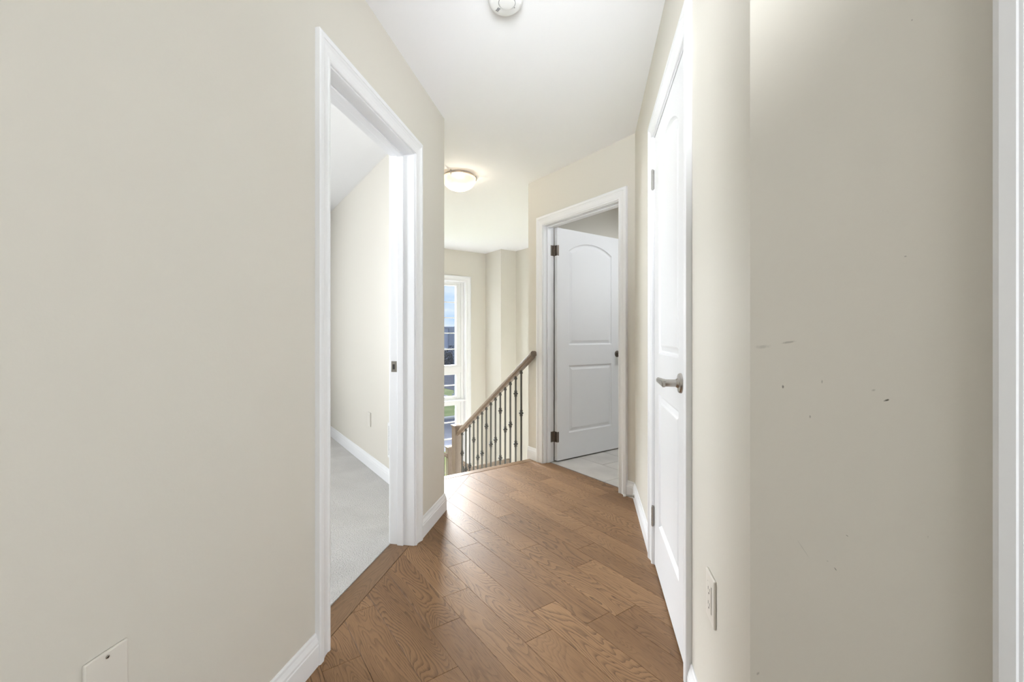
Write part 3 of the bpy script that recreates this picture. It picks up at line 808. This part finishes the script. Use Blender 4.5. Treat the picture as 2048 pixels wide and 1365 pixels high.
# outer frame
FZ0, FZ1 = WZ0 + 0.018, WZ1 - 0.018
U0, U1 = UW + 0.06, UW + 0.135
wbox('frame', WV0 + .018, GV0 - 0.045, FZ0, FZ1, U0, U1); wbox('frame', GV1 + 0.075, WV1 - .018, FZ0, FZ1, U0, U1)
wbox('frame', GV0 - 0.045, GV1 + .075, 1.925, FZ1, U0, U1); wbox('frame', GV0 - 0.045, GV1 + .075, 0.50, 0.60, U0, U1)
wbox('frame', GV0 - .045, GV1 + .075, 0.02, 0.095, U0, U1); wbox('frame', GV0 - .045, GV1 + .075, FZ0, FZ0 + 0.05, U0, U1)
wbox('window_stool', WV0 + .018, WV1 - .018, 0.048, 0.076, UW - 0.0, UW + 0.062, M_trim, 0.006)
# sashes, panes and muntins
def glass_mat():
    m = bpy.data.materials.new('window_glass'); m.use_nodes = True; t = m.node_tree; t.nodes.clear(); L = t.links.new
    tr = nd(t, 'ShaderNodeBsdfTransparent', ins={'Color': (0.97, 0.98, 0.985, 1)}); gl = nd(t, 'ShaderNodeBsdfGlossy', ins={'Roughness': 0.02})
    fr = nd(t, 'ShaderNodeFresnel', ins={'IOR': 1.3}); mx = nd(t, 'ShaderNodeMixShader'); out = nd(t, 'ShaderNodeOutputMaterial')
    L(fr.outputs[0], mx.inputs[0]); L(tr.outputs[0], mx.inputs[1]); L(gl.outputs[0], mx.inputs[2]); L(mx.outputs[0], out.inputs[0])
    return m
M_glass = glass_mat()
SASH = [((0.627, 1.882), [1.621, 1.375, 1.132, 0.877], 0.60, 1.925), ((0.131, 0.472), [0.305], 0.095, 0.50), ((-1.62, -0.0145), [-0.282, -0.545, -0.80, -1.07, -1.34], FZ0 + .05, 0.02)]
VMID = (GV0 + GV1) / 2
for (g0, g1), muns, s0, s1 in SASH:
    ua, ub = U0 + 0.012, U1 - 0.012
    wbox('sash', GV0 - 0.045, GV0, s0, s1, ua, ub); wbox('sash', GV1, GV1 + 0.075, s0, s1, ua, ub)
    wbox('sash', GV0, GV1, s0, g0, ua, ub); wbox('sash', GV0, GV1, g1, s1, ua, ub)
    bm = bmesh.new(); box(bm, GV0, GV1, (ua + ub) / 2 - 0.003, (ua + ub) / 2 + 0.003, g0, g1)
    p_ = mesh_obj('pane', bm, M_glass, UV, (VMID, (ua + ub) / 2, g0), w1)
    for z in muns:
        bm = bmesh.new(); box(bm, GV0, GV1, (ua + ub) / 2 - 0.009, (ua + ub) / 2 - 0.0035, z - 0.009, z + 0.009, 0.001)
        mesh_obj('muntin', bm, M_vinyl, UV, (VMID, (ua + ub) / 2 - .006, z), p_)
    for vv in (GV0 + (GV1 - GV0) / 3, GV0 + 2 * (GV1 - GV0) / 3):
        bm = bmesh.new(); box(bm, vv - 0.009, vv + 0.009, (ua + ub) / 2 - 0.009, (ua + ub) / 2 - 0.0035, g0, g1, 0.001)
        mesh_obj('muntin', bm, M_vinyl, UV, (vv, (ua + ub) / 2 - .006, g0), p_)
# casing of the window
t5 = struct(empty('trim_5', UV, (WV1, UW, 0)), 'white casing around the tall stair window', 'window frame')
def wcas(pts_in, legs):
    for leg in range(3):
        bm = bmesh.new()
        def pt(w, d, L_):
            return {0: (WV0 + .012 - w, UW - d, WZ0), 1: (WV0 + .012 - w, UW - d, WZ1 - .012 + w), 2: (WV1 - .012 + w, UW - d, WZ1 - .012 + w), 3: (WV1 - .012 + w, UW - d, WZ0)}[L_]
        A = [bm.verts.new(pt(w * 1.15, d, leg)) for w, d in CAS]; B = [bm.verts.new(pt(w * 1.15, d, leg + 1)) for w, d in CAS]
        n = len(CAS)
        for i in range(n): bm.faces.new((A[i], A[(i + 1) % n], B[(i + 1) % n], B[i]))
        bm.faces.new(A[::-1]); bm.faces.new(B)
        mesh_obj('casing_board', bm, M_trim, UV, pt(0.03, 0, leg), t5)
wcas(None, None)

# ------------------------------------------------------------------ small fixtures
# flush dome lamp over the stairs
def dome_mat():
    m = mat('alabaster_glass', (0.72, 0.60, 0.44), 0.25)
    t = m.node_tree; b = t.nodes['Principled BSDF']; L = t.links.new
    tc = nd(t, 'ShaderNodeTexCoord'); ns = nd(t, 'ShaderNodeTexNoise', ins={'Scale': 9.0, 'Detail': 4.0, 'Distortion': 1.2})
    cr = nd(t, 'ShaderNodeValToRGB')
    cr.color_ramp.elements[0].position = 0.38; cr.color_ramp.elements[0].color = (0.95, 0.74, 0.47, 1)
    cr.color_ramp.elements[1].position = 0.58; cr.color_ramp.elements[1].color = (1, 0.92, 0.80, 1)
    L(tc.outputs['Object'], ns.inputs['Vector']); L(ns.outputs['Fac'], cr.inputs['Fac']); L(cr.outputs['Color'], b.inputs['Emission Color'])
    b.inputs['Emission Strength'].default_value = 0.28
    tr = nd(t, 'ShaderNodeBsdfTransparent', ins={'Color': (1, 0.93, 0.82, 1)}); mx = nd(t, 'ShaderNodeMixShader', ins={0: 0.25})
    out = t.nodes['Material Output']; L(b.outputs[0], mx.inputs[1]); L(tr.outputs[0], mx.inputs[2]); L(mx.outputs[0], out.inputs['Surface'])
    return m
M_dome = dome_mat()
def dome_lamp(lx, ly, label, watts):
    lamp = tag(empty('ceiling_lamp', W0, (lx, ly, H)), label, 'lamp')
    bm = bmesh.new(); lathe(bm, [(0.10, 0), (0.125, -0.006), (0.128, -0.022), (0.10, -0.028)], T(lx, ly, H), 40)
    mesh_obj('ceiling_plate', bm, M_nickel, W0, (lx, ly, H), lamp, smooth=True)
    bm = bmesh.new()
    pr = [(0.142, -0.026), (0.1425, -0.031)]
    for i in range(1, 11):
        a = i / 10 * math.pi / 2
        pr.append((0.140 * math.cos(a) if i < 10 else 0.0, -0.031 - 0.100 * math.sin(a)))
    lathe(bm, pr, T(lx, ly, H), 48)
    mesh_obj('dome_shade', bm, M_dome, W0, (lx, ly, H - 0.03), lamp, smooth=True)
    for a in (8, 128, 248):
        cx, cy = lx + 0.140 * math.cos(R(a)), ly + 0.140 * math.sin(R(a))
        bm = bmesh.new(); lathe(bm, [(0.0, -0.044), (0.007, -0.041), (0.007, -0.020), (0.004, 0.0)], T(cx, cy, H), 12); mesh_obj('clip', bm, M_nickel, W0, (cx, cy, H), lamp, smooth=True)
    l = bpy.data.lights.new('bulb', 'POINT'); l.shadow_soft_size = 0.03; l.energy = watts; l.color = (1.0, 0.985, 0.97)
    o = bpy.data.objects.new('bulb', l); COL.objects.link(o); o.location = (lx, ly, H - 0.075)
dome_lamp(-0.445, 3.66, 'lit alabaster glass dome lamp on ceiling above stairs', 8)

# smoke alarm
sx, sy = -0.026, 1.735
sm = tag(empty('smoke_alarm', W0, (sx, sy, H)), 'round white smoke alarm on the hallway ceiling', 'smoke alarm')
bm = bmesh.new(); lathe(bm, [(0.070, 0), (0.070, -0.008), (0.0685, -0.018), (0.065, -0.028), (0.059, -0.035), (0.052, -0.0385), (0.0, -0.0385)], T(sx, sy, H), 48)
mesh_obj('housing', bm, M_white, W0, (sx, sy, H), sm, smooth=True)
bm = bmesh.new(); lathe(bm, [(0.0345, -0.0375), (0.0345, -0.0395), (0.0315, -0.0395)], T(sx + 0.006, sy - 0.018, H), 36)
mesh_obj('button_ring', bm, mat('ring_grey', (0.42, 0.42, 0.42), 0.6), W0, (sx, sy, H - 0.038), sm, smooth=True)
bm = bmesh.new(); lathe(bm, [(0.0315, -0.038), (0.0315, -0.0415), (0.029, -0.044), (0.0, -0.046)], T(sx + 0.006, sy - 0.018, H), 36)
mesh_obj('test_button', bm, M_white, W0, (sx, sy, H - 0.04), sm, smooth=True)
bm = bmesh.new(); lathe(bm, [(0.0105, -0.026), (0.0105, -0.0335), (0.008, -0.0345), (0, -0.0345)], T(sx + 0.050, sy - 0.010, H - 0.004), 20)
mesh_obj('sounder_button', bm, M_white, W0, (sx + .05, sy - .02, H - .03), sm, smooth=True)
for i in range(4):
    bm = bmesh.new(); box(bm, -0.006, 0.006, -0.0009, 0.0009, -0.0005, 0.0022)
    bm.transform(T(sx - 0.026 - i * 0.0030, sy + 0.010 + i * 0.0044, H - 0.0398) @ Matrix.Rotation(R(32), 4, 'Z') @ Matrix.Rotation(0, 4, 'Y'))
    mesh_obj('vent_slot', bm, mat('slot_grey', (0.22, 0.22, 0.22), 0.6), W0, (sx - .036, sy - .03, H - .038), sm)
bm = bmesh.new(); lathe(bm, [(0.0016, 0), (0.0016, -0.003), (0, -0.003)], T(sx + 0.036, sy + 0.006, H - 0.0375), 10); mesh_obj('indicator', bm, mat('slot_grey', (0.22,) * 3), W0, (sx + .03, sy - .03, H - .033), sm)

def plate(fr, face, sign, y, z, w, h, label, cat, m=None, name='wall_plate'):
    p = tag(empty(name, fr, (face, y, z - h / 2)), label, cat)
    bm = bmesh.new()
    a, b = sorted((face, face + sign * 0.0065))
    box(bm, a, b, y - w / 2, y + w / 2, z - h / 2, z + h / 2, 0.0028)
    mesh_obj('cover_plate', bm, m or M_plate, fr, (face, y, z), p)
    return p
def screw(p, fr, face, sign, y, z):
    bm = bmesh.new(); lathe(bm, [(0.0034, 0), (0.0034, 0.0012), (0.002, 0.0018), (0, 0.0018)], T(face + sign * 0.0062, y, z) @ axis_to((sign, 0, 0)), 14)
    s_ = mesh_obj('screw', bm, M_nickel, fr, (face, y, z), p, smooth=True)
    bm = bmesh.new()
    x0, x1 = sorted((face + sign * 0.0075, face + sign * 0.0084))
    box(bm, x0, x1, y - 0.0021, y + 0.0021, z - 0.0005, z + 0.0005); box(bm, x0, x1, y - 0.0005, y + 0.0005, z - 0.0021, z + 0.0021)
    mesh_obj('screw_slot', bm, M_dark, fr, (face, y, z), s_)
p = plate(NT, NL, +1, 0.665, 0.437, 0.076, 0.118, 'blank ivory cover plate low on the near left wall', 'cover plate')
screw(p, NT, NL, +1, 0.665, 0.486); screw(p, NT, NL, +1, 0.665, 0.388)

# duplex outlet with square insert on the right wall
p = plate(NT, NR, -1, 1.155, 0.430, 0.074, 0.118, 'ivory wall outlet on the right wall beside the closet frame', 'outlet', name='wall_outlet')
bm = bmesh.new(); box(bm, NR - 0.0080, NR - 0.004, 1.155 - 0.0165, 1.155 + 0.0165, 0.430 - 0.0335, 0.430 + 0.0335, 0.001); ins_ = mesh_obj('receptacle', bm, M_plate, NT, (NR, 1.155, 0.43), p)
for dz in (-0.018, 0.018):
    for dy in (-0.0065, 0.0065):
        bm = bmesh.new(); box(bm, NR - 0.0083, NR - 0.0076, 1.155 + dy - 0.0009, 1.155 + dy + 0.0009, 0.43 + dz - 0.001, 0.43 + dz + 0.007); mesh_obj('slot', bm, M_dark, NT, (NR, 1.155 + dy, .43 + dz), ins_)
    bm = bmesh.new(); lathe(bm, [(0.0024, 0), (0.0024, 0.0006), (0, 0.0006)], T(NR - 0.0078, 1.155, 0.43 + dz - 0.0075) @ axis_to((-1, 0, 0)), 10); mesh_obj('slot', bm, M_dark, NT, (NR, 1.155, .43 + dz), ins_)
bm = bmesh.new(); 
for s_ in (-1, 1): box(bm, NR - 0.0071, NR - 0.0062, 1.155 + s_ * 0.0172 - 0.0006, 1.155 + s_ * 0.0172 + 0.0006, 0.396, 0.464)
mesh_obj('insert_gap', bm, mat('gap_brown', (0.25, 0.23, 0.2)), NT, (NR, 1.155, .43), p)

# bedroom: outlet and return-air grille on the side wall
def on_bed_wall(px):
    r = (px - 1024) / 869; Z = VSB / (math.cos(UV) * r + math.sin(UV)); return Z * (math.cos(UV) - math.sin(UV) * r), Z
uo, Zo = on_bed_wall(739.5)
zo = CAMZ - (839 - 673) * Zo / 869
p = plate(UV, VSB, -1, uo, zo, 0.072, 0.116, 'ivory outlet low on the bedroom wall seen through the doorway', 'outlet', name='wall_outlet')
bm = bmesh.new(); box(bm, VSB - 0.0078, VSB - 0.004, uo - 0.0165, uo + 0.0165, zo - 0.0335, zo + 0.0335, 0.001); mesh_obj('receptacle', bm, M_plate, UV, (VSB, uo, zo), p)
ug, Zg = on_bed_wall(777.5)
g = tag(empty('air_grille', UV, (VSB, ug - 0.17, 0.19)), 'white louvred return-air grille half hidden by the doorway jamb', 'vent')
gz0, gz1 = 0.193, 0.447
for b in ((ug - 0.34, ug, gz0, gz0 + 0.022), (ug - 0.34, ug, gz1 - 0.022, gz1), (ug - 0.34, ug - 0.318, gz0 + .022, gz1 - .022), (ug - 0.022, ug, gz0 + .022, gz1 - .022)):
    bm = bmesh.new(); box(bm, VSB - 0.009, VSB, b[0], b[1], b[2], b[3], 0.002); mesh_obj('grille_frame', bm, M_white, UV, (VSB, b[0], b[2]), g)
bm = bmesh.new(); box(bm, VSB - 0.002, VSB - 0.0005, ug - .318, ug - .022, gz0 + .022, gz1 - .022); mesh_obj('backing', bm, mat('gap_brown', (0.25, 0.23, 0.2)), UV, (VSB, ug - .1, gz0), g)
nl = 16
for i in range(nl):
    z = gz0 + 0.024 + (gz1 - gz0 - 0.048) * (i + 0.5) / nl
    bm = bmesh.new()
    prism(bm, [(VSB - 0.0085, ug - .317), (VSB - 0.0022, ug - .317), (VSB - 0.0022, ug - .023), (VSB - 0.0085, ug - .023)], z - 0.0022, z + 0.0022)
    mesh_obj('slat', bm, M_white, UV, (VSB, ug - .17, z), g)
for k in range(1, 4):
    bm = bmesh.new(); y = ug - .022 - .296 * k / 4; box(bm, VSB - 0.0088, VSB - 0.002, y - 0.004, y + 0.004, gz0 + .022, gz1 - .022); mesh_obj('grille_bar', bm, M_white, UV, (VSB, y, gz0), g)

# spring door stop on the baseboard near the bathroom frame
tb = tB - 0.085
ds = tag(empty('door_stop', NT, (NR - 0.0145, tb, 0.045)), 'small metal door stop on baseboard beside bathroom frame', 'door stop')
bm = bmesh.new(); lathe(bm, [(0.011, 0), (0.011, 0.004), (0.0055, 0.008), (0.0055, 0.055)], T(NR - 0.0145, tb, 0.045) @ axis_to((-1, 0, 0)), 16); mesh_obj('rod', bm, M_steel, NT, (NR - .0145, tb, .045), ds, smooth=True)
bm = bmesh.new(); lathe(bm, [(0.0085, 0.053), (0.0095, 0.058), (0.0095, 0.066), (0.007, 0.069), (0, 0.069)], T(NR - 0.0145, tb, 0.045) @ axis_to((-1, 0, 0)), 16); mesh_obj('rubber_tip', bm, M_white, NT, (NR - .07, tb, .045), ds, smooth=True)

# ------------------------------------------------------------------ outdoors
bm = bmesh.new(); prism(bm, [uv(UWo + .3, -60), uv(UWo + .3, 60), uv(140, 60), uv(140, -60)], ZB - 0.3, ZB)
struct(mesh_obj('ground_lawn', bm, mat('lawn', (0.13, 0.19, 0.045), 0.95, spec=0.1, var=(0.9, (0.21, 0.25, 0.08)), bump=(6, 0.4, 0.05))), 'green lawn outside the stair window', 'lawn')
def strip(name, m, u0, u1, v0, v1, z0, z1, label, cat):
    bm = bmesh.new(); box(bm, v0, v1, u0, u1, ZB + z0, ZB + z1)
    return struct(mesh_obj(name, bm, m, UV, ((v0 + v1) / 2, (u0 + u1) / 2, ZB + z0)), label, cat)
M_asph = mat('asphalt', (0.16, 0.16, 0.185), 1.0, spec=0.0, var=(0.6, (0.19, 0.19, 0.215)))
M_conc = mat('concrete', (0.46, 0.45, 0.44), 1.0, spec=0.0, var=(2.0, (0.47, 0.46, 0.45)))
strip('ground_road', M_asph, 14.6, 20.2, -50, 50, -.05, 0.012, 'grey asphalt road crossing below the window', 'road')
strip('ground_kerb', M_conc, 20.2, 20.55, -50, 50, -.05, 0.10, 'pale concrete kerb along the far side of the road', 'kerb')
strip('ground_pavement', M_conc, 25.6, 95, 11.6, 14.05, -.05, 0.03, 'pale concrete footpath leading away from the road', 'footpath')
strip('ground_parking', M_asph, 20.56, 95, 15.9, 48, -.05, 0.02, 'wide grey asphalt yard in front of the warehouse', 'yard')

# warehouse
wh = tag(empty('warehouse', UV, (20, 74, ZB)), 'long grey flat-roofed warehouse across the yard', 'building')
hb = 5.75
M_wh = mat('warehouse_panel', (0.66, 0.66, 0.72), 0.8, var=(0.3, (0.58, 0.58, 0.65)))
bm = bmesh.new(); box(bm, -25, 55, 72, 96, ZB, ZB + hb); mesh_obj('wall', bm, M_wh, UV, (15, 72, ZB), wh)
bm = bmesh.new(); box(bm, -25.2, 55.2, 71.8, 96.2, ZB + hb, ZB + hb + 0.28); mesh_obj('parapet', bm, mat('parapet_metal', (0.45, 0.45, 0.50), 0.6), UV, (15, 72, ZB + hb), wh)
M_pil = mat('pilaster', (0.42, 0.42, 0.47), 0.8)
for k, v in enumerate(range(4, 54, 4)):
    bm = bmesh.new(); box(bm, v, v + 0.9, 71.7, 72.05, ZB, ZB + hb); mesh_obj('pilaster', bm, M_pil, UV, (v, 71.8, ZB), wh)
    bm = bmesh.new(); box(bm, v + 1.4, v + 3.5, 71.93, 72.05, ZB + 0.1, ZB + 2.2); mesh_obj('loading_door', bm, mat('loading_door_grey', (0.75, 0.76, 0.80), 0.6), UV, (v, 71.9, ZB), wh)

# street lamp
def gpt(px, Z): return to_fr(UV, ((px - 1024) / 869 * Z, Z))
lp = gpt(911.5, 31.0)
sl = tag(empty('street_lamp', UV, (lp[0], lp[1], ZB)), 'slender grey street lamp post beside the footpath', 'street lamp')
M_gal = mat('galvanised_steel', (0.36, 0.38, 0.42), 0.5, 0.3)
bm = bmesh.new(); lathe(bm, [(0.13, 0), (0.13, 4.9), (0.11, 5.0), (0.045, 5.05), (0.03, 6.4), (0, 6.4)], T(lp[0], lp[1], ZB), 16); mesh_obj('pole', bm, M_gal, UV, (lp[0], lp[1], ZB), sl, smooth=True)
bm = bmesh.new(); box(bm, lp[0] - .2, lp[0] + .2, lp[1] - .2, lp[1] + .2, ZB, ZB + 0.18, 0.02); mesh_obj('base', bm, M_conc, UV, (lp[0], lp[1], ZB), sl)
bm = bmesh.new(); box(bm, lp[0] - .05, lp[0] + .9, lp[1] - .06, lp[1] + .06, ZB + 6.36, ZB + 6.46, 0.03); mesh_obj('lamp_head', bm, M_gal, UV, (lp[0], lp[1], ZB + 6.4), sl)

# dark shrubs in front of the warehouse
M_leaf = mat('shrub_leaves', (0.07, 0.08, 0.065), 0.9, var=(3.0, (0.15, 0.13, 0.13)))
M_stem = mat('shrub_stem', (0.10, 0.08, 0.06), 0.9)
lab = ['dark leafy shrub seen leftmost by the warehouse', 'dark leafy shrub second from the left by the warehouse', 'dark leafy shrub near the street lamp by the warehouse', 'dark leafy shrub right of the street lamp']
for k, px in enumerate((889, 897, 904, 920)):
    Z = 56 + 4 * k; x, y = gpt(px, Z); hh = (2.6, 2.0, 2.9, 2.3)[k]
    s = tag(empty('shrub', UV, (x, y, ZB)), lab[k], 'shrub', 'shrubs by the warehouse')
    rnd = random.Random(k)
    bm = bmesh.new(); lathe(bm, [(0.08, 0), (0.05, hh * 0.6)], T(x, y, ZB), 6); mesh_obj('stem', bm, M_stem, UV, (x, y, ZB), s)
    bm = bmesh.new()
    for i in range(420):
        a = rnd.uniform(0, 2 * math.pi); q = rnd.random() ** 0.5; z = rnd.uniform(0.12, 1) * hh
        rr = 0.36 * hh * math.sqrt(max(0.02, 1 - ((z / hh - 0.5) / 0.55) ** 2)) * q
        c = Vector((x + rr * math.cos(a), y + rr * math.sin(a), ZB + z))
        e = Vector((rnd.gauss(0, 1), rnd.gauss(0, 1), rnd.gauss(0, 1))).normalized(); f2 = e.orthogonal().normalized() ; sz = rnd.uniform(0.07, 0.15)
        vs = [bm.verts.new(c + e * sz), bm.verts.new(c + f2 * sz * 0.6), bm.verts.new(c - e * sz), bm.verts.new(c - f2 * sz * 0.6)]
        bm.faces.new(vs)
    fo = mesh_obj('foliage', bm, M_leaf, UV, (x, y, ZB + 0.1), s); fo['kind'] = 'stuff'

for o in bpy.data.objects:
    if '_org' in o: del o['_org']
